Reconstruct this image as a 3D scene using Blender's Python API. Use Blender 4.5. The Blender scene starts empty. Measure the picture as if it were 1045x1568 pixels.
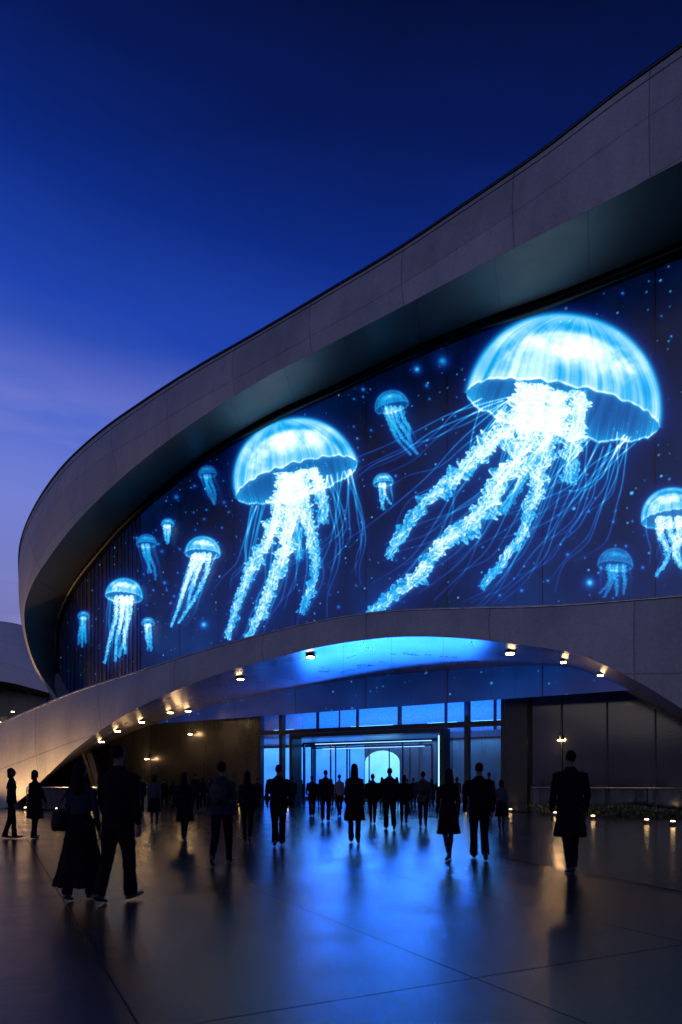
import bpy, math, random
import numpy as np
from mathutils import Vector, Matrix, Euler
from mathutils.bvhtree import BVHTree
random.seed(4); RNG=np.random.default_rng(7)
scene=bpy.context.scene
scene.view_settings.view_transform='Standard'
scene.view_settings.look='None'; scene.view_settings.exposure=0; scene.view_settings.gamma=1

# ---- site survey: bearing/elevation readings -> metres (survey station at x=0,y=0,z=1.32)
F0=1045.0; U0=522.5; VH=1199.0; CH=1.32
def P(u,v,d): return np.array([d*(u-U0)/F0, d, CH+d*(VH-v)/F0])
def lin(ua,da,ub,db): return lambda u: 1.0/((1/da)+(u-ua)/(ub-ua)*(1/db-1/da))
S=lin(90,48,1045,26)      # LED wall plan line
Fd=lin(40,44,1045,22)     # roof fascia plan line
K=lin(0,36,1045,21)       # canopy fascia plan line
W=lin(0,50,1045,28)       # entrance wall plan line

def mat(name):
    m=bpy.data.materials.new(name); m.use_nodes=True
    nt=m.node_tree; nt.nodes.clear()
    out=nt.nodes.new('ShaderNodeOutputMaterial')
    return m,nt,out
def N(nt,t,**kw):
    n=nt.nodes.new('ShaderNode'+t)
    for k,v in kw.items():
        if k in n.inputs.keys(): n.inputs[k].default_value=v
        else: setattr(n,k,v)
    return n
def L(nt,a,b): nt.links.new(a,b)
def mth(nt,op,a,b=None,c=None):
    n=nt.nodes.new('ShaderNodeMath'); n.operation=op
    for i,x in enumerate((a,b,c)):
        if x is None: continue
        if hasattr(x,'links'): nt.links.new(x,n.inputs[i])
        else: n.inputs[i].default_value=x
    return n.outputs[0]
def ramp(nt,fac,stops):
    r=nt.nodes.new('ShaderNodeValToRGB'); e=r.color_ramp.elements
    while len(e)<len(stops): e.new(0.5)
    for i,(p,c) in enumerate(stops):
        e[i].position=p; e[i].color=(c[0],c[1],c[2],1) if hasattr(c,'__len__') else (c,c,c,1)
    nt.links.new(fac,r.inputs[0]); return r.outputs[0]
def simple(name,col,rough=0.6,metal=0.0,nscale=8,var=0.25,bump=0.0,spec=0.5):
    m,nt,out=mat(name)
    b=N(nt,'BsdfPrincipled'); b.inputs['Roughness'].default_value=rough; b.inputs['Metallic'].default_value=metal
    b.inputs['Specular IOR Level'].default_value=spec
    tc=N(nt,'TexCoord'); no=N(nt,'TexNoise',Scale=nscale,Detail=5.0); L(nt,tc.outputs['Object'],no.inputs['Vector'])
    c=ramp(nt,no.outputs['Fac'],[(0.3,[x*(1-var) for x in col]),(0.7,[x*(1+var) for x in col])])
    L(nt,c,b.inputs['Base Color'])
    if bump:
        bp=N(nt,'Bump',Strength=bump,Distance=0.02); L(nt,no.outputs['Fac'],bp.inputs['Height']); L(nt,bp.outputs[0],b.inputs['Normal'])
    L(nt,b.outputs[0],out.inputs[0]); return m
def emis(name,col,st,sampling=None):
    m,nt,out=mat(name); e=N(nt,'Emission'); e.inputs[0].default_value=(*col,1); e.inputs[1].default_value=st
    L(nt,e.outputs[0],out.inputs[0])
    if sampling: m.cycles.emission_sampling=sampling
    return m
def panel_display(name,c0,c1,st):
    m,nt,out=mat(name); e=N(nt,'Emission',Strength=st); tc=N(nt,'TexCoord'); no=N(nt,'TexNoise',Scale=0.7,Detail=3.0); sp=N(nt,'SeparateXYZ')
    L(nt,tc.outputs['Object'],no.inputs['Vector']); L(nt,tc.outputs['Object'],sp.inputs[0])
    f=mth(nt,'ADD',mth(nt,'MULTIPLY',sp.outputs[2],0.16),mth(nt,'MULTIPLY_ADD',no.outputs[0],0.8,-0.35))
    L(nt,ramp(nt,f,[(0.05,c1),(0.75,c0)]),e.inputs[0]); L(nt,e.outputs[0],out.inputs[0]); return m

def panelled(name,col,pu,pv,rough,metal=0,joint=0.05,jdark=0.35,var=0.12,stain=0.3,bump=0.35,rvar=0.3):
    m,nt,out=mat(name)
    b=N(nt,'BsdfPrincipled'); b.inputs['Metallic'].default_value=metal
    uv=N(nt,'UVMap'); sp=N(nt,'SeparateXYZ'); L(nt,uv.outputs[0],sp.inputs[0])
    au=mth(nt,'DIVIDE',sp.outputs[0],pu); av=mth(nt,'DIVIDE',sp.outputs[1],pv)
    fu=mth(nt,'FRACT',au); fv=mth(nt,'FRACT',av)
    ju=mth(nt,'LESS_THAN',fu,joint/pu); jv=mth(nt,'LESS_THAN',fv,joint/pv)
    j=mth(nt,'MAXIMUM',ju,jv)
    cmb=N(nt,'CombineXYZ'); L(nt,mth(nt,'FLOOR',au),cmb.inputs[0]); L(nt,mth(nt,'FLOOR',av),cmb.inputs[1])
    wn=N(nt,'TexWhiteNoise'); L(nt,cmb.outputs[0],wn.inputs['Vector'])
    tc=N(nt,'TexCoord')
    mp=N(nt,'Mapping'); mp.inputs['Scale'].default_value=(1,1,0.25); L(nt,tc.outputs['Object'],mp.inputs[0])
    n1=N(nt,'TexNoise',Scale=0.7,Detail=9.0,Roughness=0.68); L(nt,mp.outputs[0],n1.inputs['Vector'])
    n2=N(nt,'TexNoise',Scale=9.0,Detail=6.0); L(nt,tc.outputs['Object'],n2.inputs['Vector'])
    f=mth(nt,'MULTIPLY_ADD',wn.outputs[0],var*2,1-var)
    f=mth(nt,'MULTIPLY',f,mth(nt,'MULTIPLY_ADD',n1.outputs[0],stain*2,1-stain))
    f=mth(nt,'MULTIPLY',f,mth(nt,'MULTIPLY_ADD',n2.outputs[0],0.5,0.75))
    f=mth(nt,'MULTIPLY',f,mth(nt,'MULTIPLY_ADD',j,jdark-1,1.0))
    mx=N(nt,'VectorMath',operation='SCALE'); mx.inputs[0].default_value=col; L(nt,f,mx.inputs['Scale'])
    L(nt,mx.outputs[0],b.inputs['Base Color'])
    L(nt,mth(nt,'MULTIPLY_ADD',n1.outputs[0],rvar,rough-rvar/2),b.inputs['Roughness'])
    h=mth(nt,'SUBTRACT',mth(nt,'MULTIPLY',n2.outputs[0],0.2),j)
    bp=N(nt,'Bump',Strength=bump,Distance=0.03); L(nt,h,bp.inputs['Height']); L(nt,bp.outputs[0],b.inputs['Normal'])
    L(nt,b.outputs[0],out.inputs[0]); return m

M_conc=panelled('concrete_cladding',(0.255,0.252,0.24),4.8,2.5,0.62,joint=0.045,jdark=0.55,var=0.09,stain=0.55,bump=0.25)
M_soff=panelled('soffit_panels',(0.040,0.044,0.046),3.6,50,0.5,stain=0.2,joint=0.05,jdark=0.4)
M_csoff=panelled('canopy_soffit_metal',(0.14,0.15,0.17),2.4,2.6,0.30,metal=0.4,joint=0.04,jdark=0.25,stain=0.2,bump=0.06)
M_wall=panelled('dark_wall_panels',(0.020,0.021,0.025),1.5,30,0.28,joint=0.04,metal=0.1,stain=0.4,var=0.35)
M_dark=simple('black_metal',(0.012,0.013,0.016),0.35,0.6,4)
M_alu=simple('brushed_aluminium',(0.30,0.30,0.31),0.38,0.9,3)
M_fin=simple('dark_anodised_fin',(0.10,0.095,0.095),0.45,0.5,3)
M_roof=simple('roof_membrane',(0.12,0.12,0.13),0.8,0,0.5)
M_white=simple('lobby_wall_paint',(0.45,0.47,0.55),0.4)
M_lobfloor=simple('lobby_floor_stone',(0.12,0.12,0.14),0.15)
M_warm=emis('warm_lamp_glow',(1.0,0.62,0.28),50)
M_warm2=emis('warm_ground_light_glow',(1.0,0.6,0.25),16)
M_blueled=emis('blue_led_strip',(0.08,0.42,1.0),8)
M_whiteled=emis('cool_led_strip',(0.25,0.55,1.0),2.4)

def empty(name,loc=(0,0,0)):
    e=bpy.data.objects.new(name,None); e.location=loc; scene.collection.objects.link(e); e.empty_display_size=0.3; return e
def mkobj(name,verts,faces,mats,parent=None,smooth=False,uvs=None,midx=None):
    me=bpy.data.meshes.new(name); me.from_pydata([tuple(map(float,v)) for v in verts],[],faces)
    if not isinstance(mats,(list,tuple)): mats=[mats]
    for m in mats: me.materials.append(m)
    if midx is not None: me.polygons.foreach_set('material_index',midx)
    if smooth: me.polygons.foreach_set('use_smooth',[True]*len(me.polygons))
    if uvs is not None:
        ul=me.uv_layers.new(name='UVMap')
        for li,lp in enumerate(me.loops): ul.data[li].uv=uvs[lp.vertex_index]
    me.update()
    ob=bpy.data.objects.new(name,me); scene.collection.objects.link(ob)
    if parent: ob.parent=parent
    return ob
def catmull(pts,n):
    pts=np.asarray(pts,float); N_=len(pts)
    t=np.linspace(0,N_-1,n); i=np.clip(t.astype(int),0,N_-2); f=(t-i)[:,None]
    p0=np.where((i>0)[:,None],pts[np.maximum(i-1,0)],2*pts[i]-pts[i+1]); p1=pts[i]; p2=pts[i+1]
    p3=np.where((i<N_-2)[:,None],pts[np.minimum(i+2,N_-1)],2*p2-p1)
    return 0.5*((2*p1)+(-p0+p2)*f+(2*p0-5*p1+4*p2-p3)*f*f+(-p0+3*p1-3*p2+p3)*f**3)
def ruled(name,A,B,m,parent,k=4,smooth=True,bulge=0.0):
    n=len(A); verts=[];uvs=[];faces=[]
    mid=(A+B)/2; s=np.concatenate([[0],np.cumsum(np.linalg.norm(np.diff(mid,axis=0),axis=1))])
    for i in range(n):
        w=np.linalg.norm(A[i]-B[i])
        for j in range(k+1):
            f=j/k; p=A[i]*(1-f)+B[i]*f
            if bulge: p=p+np.array([-0.5,-0.8,0])*bulge*4*f*(1-f)
            verts.append(p); uvs.append((s[i],f*w))
    for i in range(n-1):
        for j in range(k):
            a=i*(k+1)+j; faces.append((a,a+1,a+k+2,a+k+1))
    return mkobj(name,verts,faces,m,parent,smooth,uvs)
def box(name,x0,x1,y0,y1,z0,z1,m,parent=None,bev=0.0):
    v=[(x,y,z) for x in (x0,x1) for y in (y0,y1) for z in (z0,z1)]
    f=[(0,1,3,2),(4,6,7,5),(0,4,5,1),(2,3,7,6),(0,2,6,4),(1,5,7,3)]
    uv=[(a[0]+a[1]*0.37,a[2]) for a in v]
    ob=mkobj(name,v,f,m,parent,False,uv)
    if bev:
        b=ob.modifiers.new('bev','BEVEL'); b.width=bev; b.segments=2
    return ob
def tube(pts,rad,n=10,ref=None):
    V=[];Fc=[]; ref=ref or Vector((1,0,0))
    for i,p in enumerate(pts):
        a=pts[max(i-1,0)]; b=pts[min(i+1,len(pts)-1)]; t=(b-a).normalized()
        s=ref-t*t.dot(ref)
        if s.length<0.2: s=Vector((0,0,1))-t*t.z
        s.normalize(); o=t.cross(s)
        r=rad[i]; rx,ry=(r if hasattr(r,'__len__') else (r,r))
        for k in range(n):
            q=2*math.pi*k/n; V.append(tuple(p+s*math.cos(q)*rx+o*math.sin(q)*ry))
    for i in range(len(pts)-1):
        for k in range(n):
            a=i*n+k;b=i*n+(k+1)%n; Fc.append((a,b,b+n,a+n))
    Fc.append(tuple(range(n-1,-1,-1))); e=(len(pts)-1)*n; Fc.append(tuple(e+k for k in range(n)))
    return V,Fc
def tubeobj(name,pts,r,m,parent=None,n=8):
    V,Fc=tube([Vector(p) for p in pts],[r]*len(pts),n); return mkobj(name,V,Fc,m,parent,True)

# ------------------------------------------------------------------ museum shell
museum=empty('museum_building',(0,0,0))
Apx=[(1260,-85),(1045,70),(940,146),(830,232),(720,308),(610,382),(500,448),(400,507),(300,564),(220,615),(150,665),(95,717),(55,775),(33,830),(31,885),(38,950),(55,1015),(88,1075),(128,1150),(150,1225)]
Bpx=[(1260,140),(1045,247),(940,303),(830,358),(720,415),(610,473),(500,530),(400,582),(300,645),(225,700),(165,752),(115,803),(77,852),(50,895),(38,935),(42,980),(58,1025),(88,1070),(128,1150),(150,1225)]
Cpx=[(1260,295),(1045,385),(940,428),(840,466),(730,503),(620,548),(520,595),(420,640),(330,692),(260,745),(200,798),(155,848),(122,890),(103,925),(93,955),(89,985),(88,1020),(90,1070),(128,1150),(150,1225)]
nR=len(Apx)
A=[];B=[];C=[]
for i in range(nR):
    ex=1.2 if i<10 else 1.2+(i-9)*0.35
    A.append(P(*Apx[i],Fd(Apx[i][0])+ex)); B.append(P(*Bpx[i],Fd(Bpx[i][0]))); C.append(P(*Cpx[i],S(Cpx[i][0])))
NS=180
A=catmull(A,NS);B=catmull(B,NS);C=catmull(C,NS)
ruled('roof_fascia',A,B,M_conc,museum,6,bulge=0.25)
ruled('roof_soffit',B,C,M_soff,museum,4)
backv=np.array([0.574,0.817,0.0])
A2=A+backv*2.5+np.array([0,0,0.25]); A3=A+backv*16+np.array([0,0,-0.5])
ruled('roof_edge_coping',A2,A,M_conc,museum,2)
ruled('roof_covering',A3,A2,M_roof,museum,3)
G3=A3.copy(); G3[:,2]=0
ruled('rear_wall',A3,G3,M_wall,museum,2,smooth=False)
tubeobj('screen_reveal_frame',[tuple(c+np.array([-0.15,-0.25,-0.12])) for c in C[::2]],0.30,M_dark,museum)
tubeobj('fascia_drip_edge',[tuple(c+np.array([0,-0.02,-0.02])) for c in A[::2]],0.09,M_dark,museum)
Ag=A*0.88+B*0.12
tubeobj('fascia_groove',[tuple(c+np.array([-0.05,-0.075,0])) for c in Ag[::2]],0.03,M_dark,museum,6)

Cu=np.array([c[0] for c in Cpx[:17]][::-1],float); Cv_=np.array([c[1] for c in Cpx[:17]][::-1],float)
Cu=np.maximum.accumulate(Cu+np.arange(17)*0.001)
Epx=[(-250,1205),(-100,1150),(0,1108),(30,1095),(70,1078),(120,1058),(200,1032),(300,1000),(400,972),(500,949),(600,936),(700,932),(800,930),(880,926),(960,920),(1045,913),(1200,900)]
Gpx=[(-250,1238),(-100,1238),(0,1238),(35,1222),(75,1185),(125,1140),(200,1090),(300,1045),(400,1013),(500,989),(600,976),(700,977),(800,988),(880,1001),(960,1035),(1045,1086),(1200,1195)]
Hpx=[(-250,1226),(-100,1226),(30,1226),(60,1206),(95,1180),(140,1152),(205,1120),(300,1090),(400,1067),(500,1052),(600,1041),(700,1033),(800,1026),(880,1029),(960,1060),(1045,1105),(1200,1200)]
us=np.linspace(89,1258,160); verts=[];uvs=[];faces=[]
Sd=(np.array([13-(-19.9),26-48.0])); Sd=Sd/np.linalg.norm(Sd)
def swall(u): 
    d=S(u); x=d*(u-U0)/F0; return x,d,((x+19.9)*Sd[0]+(d-48)*Sd[1])
for u in us:
    x,d,s=swall(u)
    top=CH+d*(VH-(np.interp(u,Cu,Cv_)-8))/F0; bot=5.0
    for j in range(25):
        z=bot+(top-bot)*j/24; verts.append((x,d,z)); uvs.append((s,z))
for i in range(len(us)-1):
    for j in range(24):
        a=i*25+j; faces.append((a,a+25,a+26,a+1))
m,nt,out=mat('led_screen_display')
uv=N(nt,'UVMap'); sp=N(nt,'SeparateXYZ'); L(nt,uv.outputs[0],sp.inputs[0])
n1=N(nt,'TexNoise',Scale=0.16,Detail=4.0); L(nt,uv.outputs[0],n1.inputs['Vector'])
base=ramp(nt,n1.outputs[0],[(0.3,(0.0006,0.0040,0.032)),(0.52,(0.0008,0.011,0.078)),(0.75,(0.001,0.032,0.18))])
zg=mth(nt,'MULTIPLY_ADD',sp.outputs[1],-0.085,1.8)
zg=mth(nt,'MAXIMUM',zg,0.35)
def specks(scale,th,stren,rnd):
    v=N(nt,'TexVoronoi',Scale=scale); v.feature='F1'; L(nt,uv.outputs[0],v.inputs['Vector'])
    a=mth(nt,'SUBTRACT',1.0,mth(nt,'DIVIDE',v.outputs['Distance'],th)); a=mth(nt,'MAXIMUM',a,0.0)
    s3=N(nt,'SeparateXYZ'); L(nt,v.outputs['Color'],s3.inputs[0])
    r=mth(nt,'POWER',s3.outputs[0],rnd)
    return mth(nt,'MULTIPLY',mth(nt,'MULTIPLY',a,r),stren)
sk=mth(nt,'ADD',specks(2.6,0.17,1.5,2.6),specks(0.9,0.085,1.8,2.5))
fr=mth(nt,'FRACT',mth(nt,'DIVIDE',mth(nt,'ADD',sp.outputs[0],1.0),4.4)); seam=mth(nt,'LESS_THAN',fr,0.014)
frh=mth(nt,'FRACT',mth(nt,'DIVIDE',sp.outputs[0],1.1)); fine=mth(nt,'MULTIPLY_ADD',mth(nt,'LESS_THAN',frh,0.06),-0.22,1.0)
onn=mth(nt,'MULTIPLY_ADD',seam,-0.8,1.0)
left=ramp(nt,mth(nt,'DIVIDE',sp.outputs[0],9.0),[(0.05,0.12),(0.9,1.0)])
vm=N(nt,'VectorMath',operation='SCALE'); L(nt,base,vm.inputs[0]); L(nt,mth(nt,'MULTIPLY',mth(nt,'MULTIPLY',mth(nt,'MULTIPLY',zg,onn),fine),left),vm.inputs['Scale'])
vs=N(nt,'VectorMath',operation='SCALE'); vs.inputs[0].default_value=(0.05,0.40,0.9); L(nt,sk,vs.inputs['Scale'])
va=N(nt,'VectorMath',operation='ADD'); L(nt,vm.outputs[0],va.inputs[0]); L(nt,vs.outputs[0],va.inputs[1])
b=N(nt,'BsdfPrincipled'); b.inputs['Base Color'].default_value=(0.012,0.013,0.018,1); b.inputs['Roughness'].default_value=0.4
L(nt,va.outputs[0],b.inputs['Emission Color']); b.inputs['Emission Strength'].default_value=1.0
L(nt,b.outputs[0],out.inputs[0]); m.cycles.emission_sampling='NONE'
mkobj('led_screen',verts,faces,m,museum,False,uvs)
fin_v=[];fin_f=[]
for k,u in enumerate(list(np.linspace(91.5,215,22))):
    x,d,s=swall(u); top=CH+d*(VH-(np.interp(u,Cu,Cv_)))/F0-0.2
    n=np.array([-0.556,-0.831]); t=Sd; wd=0.05 if k%4 else 0.11
    b0=len(fin_v)
    for (a,c) in ((-wd,0.0),(wd,0.0),(wd,0.07),(-wd,0.07)):
        for z in (5.0,top): fin_v.append((x+t[0]*a+n[0]*c,d+t[1]*a+n[1]*c,z))
    for q in range(4):
        i0=b0+2*q;i1=b0+2*((q+1)%4); fin_f.append((i0,i1,i1+1,i0+1))
mkobj('wall_ribs',fin_v,fin_f,M_fin,museum)

# lower canopy
E=catmull([P(u,v,K(u)+0.5) for u,v in Epx],NS); G=catmull([P(u,v,K(u)) for u,v in Gpx],NS); H=catmull([P(u,v,W(u)) for u,v in Hpx],NS)
G[:,2]=np.maximum(G[:,2],-0.02); H[:,2]=np.maximum(H[:,2],-0.02)
ruled('canopy_fascia',E,G,M_conc,museum,6,bulge=0.12)
ruled('canopy_soffit',G,H,M_csoff,museum,5)
nS=np.array([-Sd[1],Sd[0]]); 
E2=E.copy()
for i in range(NS):
    q=np.array([13,26.0])-E[i,:2]; dist=np.dot(q,nS); E2[i,:2]=E[i,:2]+nS*dist
ruled('canopy_roof',E2,E,M_roof,museum,2)
tubeobj('canopy_edge_trim',[tuple(c) for c in E[::2]],0.05,M_alu,museum)

wt=np.array([0.871,-0.491]); wt/=np.linalg.norm(wt)
ent=empty('entrance'); ent.location=(-25,50,0); ent.rotation_euler=(0,0,math.atan2(wt[1],wt[0])); ent.parent=museum
def su(u):
    d=W(u); x=d*(u-U0)/F0; return (x+25)/0.871
def sg(u,y): return 46.3+(su(u)-46.3)*(y+31.3)/31.3     # same bearing, y metres behind the entrance wall
Hs=np.array([((h[0]+25)*wt[0]+(h[1]-50)*wt[1]) for h in H]); Hz=H[:,2]
def wallstrip(name,s0,s1,z0,m):
    v=[];f=[];uv_=[];n=40
    for i in range(n+1):
        s=s0+(s1-s0)*i/n; zt=max(np.interp(s,Hs,Hz)+0.02,z0+0.01)
        v+= [(s,0,z0),(s,0,zt)]; uv_+=[(s,z0),(s,zt)]
    for i in range(n): f.append((2*i,2*i+2,2*i+3,2*i+1))
    mkobj(name,v,f,m,ent,False,uv_)
s400,s770=su(400),su(772)
ZT=5.95
M_gwall=panelled('dark_glass_panels',(0.006,0.008,0.012),1.9,30,0.10,joint=0.05,jdark=0.2,metal=0.0,stain=0.3,var=0.3,bump=0.12,rvar=0.06)
wallstrip('side_wall_left',-5,s400,0,M_wall)
wallstrip('side_wall_right',s770+1.2,50,0,M_gwall)
wallstrip('wall_over_transom',s400,s770+1.2,ZT+0.15,M_dark)
pL,pR=su(458),su(681); sc=su(716)
def eb(n,x0,x1,y0,y1,z0,z1,m,bev=0): return box(n,x0,x1,y0,y1,z0,z1,m,ent,bev)
for i,s in enumerate(np.arange(s770+2.6,48,1.9)):
    zt=float(np.interp(s,Hs,Hz))-0.1
    if zt>0.5: eb('glass_wall_mullion_%d'%i,s-0.03,s+0.03,-0.10,-0.01,0,zt,M_dark)
eb('header_beam',s400-0.1,s770+1.2,-0.35,0.1,3.98,4.22,M_dark)
eb('top_beam',s400-0.1,s770+1.2,-0.25,0.1,ZT,ZT+0.16,M_dark)
for i,s in enumerate((s400,su(433),sc,s770)):
    eb('mullion_%d'%i,s-0.09,s+0.12,-0.22,0.12,0,ZT,M_dark)
for i,s in enumerate((su(520),su(610),)):
    eb('transom_bar_%d'%i,s-0.02,s+0.02,-0.05,0.06,4.22,ZT,M_dark)
eb('corner_pier',s770+0.15,s770+1.2,-0.5,0.3,0,6.6,M_dark,0.03)
eb('portal_jamb_l',pL-0.18,pL,-0.7,0.3,0,3.75,M_dark,0.02)
eb('portal_jamb_r',pR,pR+0.18,-0.7,0.3,0,3.75,M_dark,0.02)
eb('portal_head',pL-0.18,pR+0.18,-0.7,0.3,3.752,3.95,M_dark,0.02)
eb('portal_strip_v',pR-0.10,pR-0.002,-0.6,-0.52,0.9,3.6,M_whiteled)
m,nt,out=mat('clear_glass'); tr=N(nt,'BsdfTransparent'); tr.inputs[0].default_value=(0.86,0.92,0.97,1); gl=N(nt,'BsdfGlossy',Roughness=0.03)
lw=N(nt,'LayerWeight',Blend=0.25); ms=N(nt,'MixShader'); L(nt,mth(nt,'MULTIPLY_ADD',lw.outputs[1],0.5,0.04),ms.inputs[0]); L(nt,tr.outputs[0],ms.inputs[1]); L(nt,gl.outputs[0],ms.inputs[2]); L(nt,ms.outputs[0],out.inputs[0]); M_glass=m
def pane(n,s0,s1,z0,z1,y=0.0,par_=None,m_=None):
    return mkobj(n,[(s0,y,z0),(s1,y,z0),(s1,y,z1),(s0,y,z1)],[(0,1,2,3)],m_ or M_glass,par_ or ent)
pane('transom_glass',s400+0.12,s770-0.09,4.22,ZT)
pane('side_glass_l',s400+0.12,pL-0.18,0,3.98); pane('side_glass_r',pR+0.18,s770-0.09,0,3.98)
for i,(dy,ua,ub,zt) in enumerate(((3.0,466,672,3.62),(6.0,478,660,3.5))):
    a=sg(ua,dy); bb=sg(ub,dy)
    eb('inner_frame_l_%d'%i,a-0.10,a,dy,dy+0.15,0.016,zt,M_dark); eb('inner_frame_r_%d'%i,bb,bb+0.10,dy,dy+0.15,0.016,zt,M_dark)
    eb('inner_frame_t_%d'%i,a-0.10,bb+0.10,dy,dy+0.15,zt+0.002,zt+0.10,M_dark)
    eb('inner_led_%d'%i,a+0.8,bb-0.4,dy-0.06,dy-0.005,zt-0.035,zt,M_whiteled)
    nd=4 if i==0 else 6
    for k in range(1,nd):
        xx=a+(bb-a)*k/nd
        if i==1 or k!=2: eb('door_stile_%d_%d'%(i,k),xx-0.03,xx+0.03,dy+0.03,dy+0.09,0.016,zt-0.04,M_dark)
    pane('door_glass_%d'%i,a,bb,0.05,zt-0.04,dy+0.08)
# lobby
x0,x1=s400-10,s770+3
eb('lobby_floor',x0,x1,0.15,20,0.004,0.016,M_lobfloor)
eb('lobby_ceiling',x0,x1,0.3,20,6.9,7.0,M_white)
eb('lobby_wall_l',x0-0.2,x0,0.3,20,0,6.9,M_white); eb('lobby_wall_r',x1,x1+0.2,0.3,20,0,6.9,M_white)
eb('lobby_back',x0,x1,20,20.2,0,6.9,M_white)
eb('mezzanine',x0,x1,6.5,20,4.3,4.7,M_white)
eb('mezzanine_wall',x0,x1,9.5,9.7,4.702,6.9,M_white)
for nme,ua,ub in (('a',538,602),('b',655,700),('c',722,775),('d',420,450)):
    eb('cove_strip_'+nme,sg(ua,6.4),sg(ub,6.4),6.35,6.45,4.72,4.86,M_blueled)
for i in range(7):
    eb('gallery_column_%d'%i,s400-3+i*2.9,s400-2.85+i*2.9,6.1,6.25,4.3,6.9,M_dark)
M_arch=panel_display('arch_display',(0.26,0.68,1.0),(0.05,0.36,1.0),2.2)
M_pan=panel_display('blue_display_panel',(0.05,0.28,1.0),(0.015,0.12,0.85),2.2); M_pan2=panel_display('pale_display_panel',(0.34,0.54,1.0),(0.10,0.20,0.9),1.9)
ac=sg(585,12); v=[];n=20
pts=[(ac-1.35,0.3),(ac+1.35,0.3)]+[(ac+1.35*math.cos(math.pi*k/n),2.75+0.85*math.sin(math.pi*k/n)) for k in range(n+1)]
mkobj('arch_display',[(p[0],12,p[1]) for p in pts],[tuple(range(len(pts)))],M_arch,ent)
eb('lobby_panel_l',sg(396,12.1),sg(476,12.1),12.1,12.2,0.3,4.0,M_pan); eb('lobby_panel_m',sg(484,12.1),ac-1.5,12.1,12.2,0.3,4.0,M_pan)
eb('lobby_panel_r',ac+1.5,sg(645,12.1),12.1,12.2,0.3,4.0,M_pan2); eb('lobby_panel_s',sg(650,12.1),sg(770,12.1),12.1,12.2,0.3,4.0,M_pan)
for i,u in enumerate((476,505,530,640,668,690,735)):
    xx=sg(u,11.7); eb('screen_mullion_%d'%i,xx,xx+0.09,11.7,11.8,0.016,4.2,M_dark)
eb('lobby_reception_desk',ac-1.2,ac+1.2,10.2,10.9,0.016,1.1,M_dark,0.03)
def area(name,loc,rot,sx,sy,col,power,parent):
    l=bpy.data.lights.new(name,'AREA'); l.shape='RECTANGLE'; l.size=sx; l.size_y=sy; l.color=col; l.energy=power
    o=bpy.data.objects.new(name,l); o.location=loc; o.rotation_euler=rot; scene.collection.objects.link(o); o.parent=parent; return o
BL=(0.015,0.15,1.0)
area('lobby_ceiling_light',(s400+6,3.2,6.85),(0,0,0),13,1.2,BL,900,ent)
area('lobby_hall_light',(s400+4,9,4.2),(0,0,0),12,4,(0.08,0.36,1.0),2600,ent)
area('gallery_light',(s400+4,8,4.75),(math.radians(180),0,0),16,0.6,(0.02,0.22,1.0),800,ent)
area('entrance_cove_light',(s400+8.0,-0.6,4.3),(math.radians(180+26),0,0),9,0.2,BL,2300,ent)
area('doorway_wash',(s400+7,-0.7,3.6),(math.radians(-35),0,0),8,0.15,(0.15,0.42,1.0),90,ent)

# ------------------------------------------------------------------ fixtures
WC=(1.0,0.56,0.24)
def downlight(p,power,r=0.15):
    e=empty('downlight',tuple(p))
    V,Fc=tube([Vector((0,0,0.05)),Vector((0,0,-0.05))],[r*1.35]*2,16); mkobj('housing',V,Fc,M_dark,e)
    V,Fc=tube([Vector((0,0,-0.052)),Vector((0,0,-0.085))],[r]*2,16); mkobj('lens',V,Fc,M_warm,e)
    l=bpy.data.lights.new('lamp','SPOT'); l.energy=power; l.color=WC; l.spot_size=math.radians(120); l.spot_blend=1; l.shadow_soft_size=r
    o=bpy.data.objects.new('lamp',l); o.location=(0,0,-0.12); scene.collection.objects.link(o); o.parent=e
Gu=U0+F0*G[:,0]/G[:,1]
def soff(u,f):
    i=int(np.argmin(np.abs(Gu-u))); return G[i]*(1-f)+H[i]*f+np.array([0,0,-0.06])
for u,f,p in ((473,0.10,60),(372,0.22,60),(785,0.2,110),(262,0.6,60),(213,0.55,55),(176,0.42,60),(290,0.78,40),(150,0.5,45),(860,0.35,50),(920,0.45,50)):
    downlight(soff(u,f),p, 0.15 if u not in (860,920) else 0.1)
def wallpoint(u,off):
    s=su(u); q=np.array([-25,50])+wt*s; nn=np.array([wt[1],-wt[0]]); nn=nn if nn[1]<0 else -nn
    return q+nn*off, nn
def sconce(u,v,power):
    q,nn=wallpoint(u,0.26); z=CH+W(u)*(VH-v)/F0
    e=empty('wall_sconce',(q[0],q[1],z))
    V,Fc=tube([Vector((0,0,0.10)),Vector((0,0,-0.10))],[0.08]*2,14); mkobj('housing',V,Fc,M_dark,e)
    V,Fc=tube([Vector((0,0,-0.101)),Vector((0,0,-0.13))],[0.12]*2,14); mkobj('lens',V,Fc,M_warm,e)
    l=bpy.data.lights.new('lamp','POINT'); l.energy=power; l.color=WC; l.shadow_soft_size=0.08
    o=bpy.data.objects.new('lamp',l); o.location=(nn[0]*0.3,nn[1]*0.3,-0.05); scene.collection.objects.link(o); o.parent=e
for u,v,p in ((296,1122,30),(860,1130,38),(230,1160,20)): sconce(u,v,p)
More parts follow.
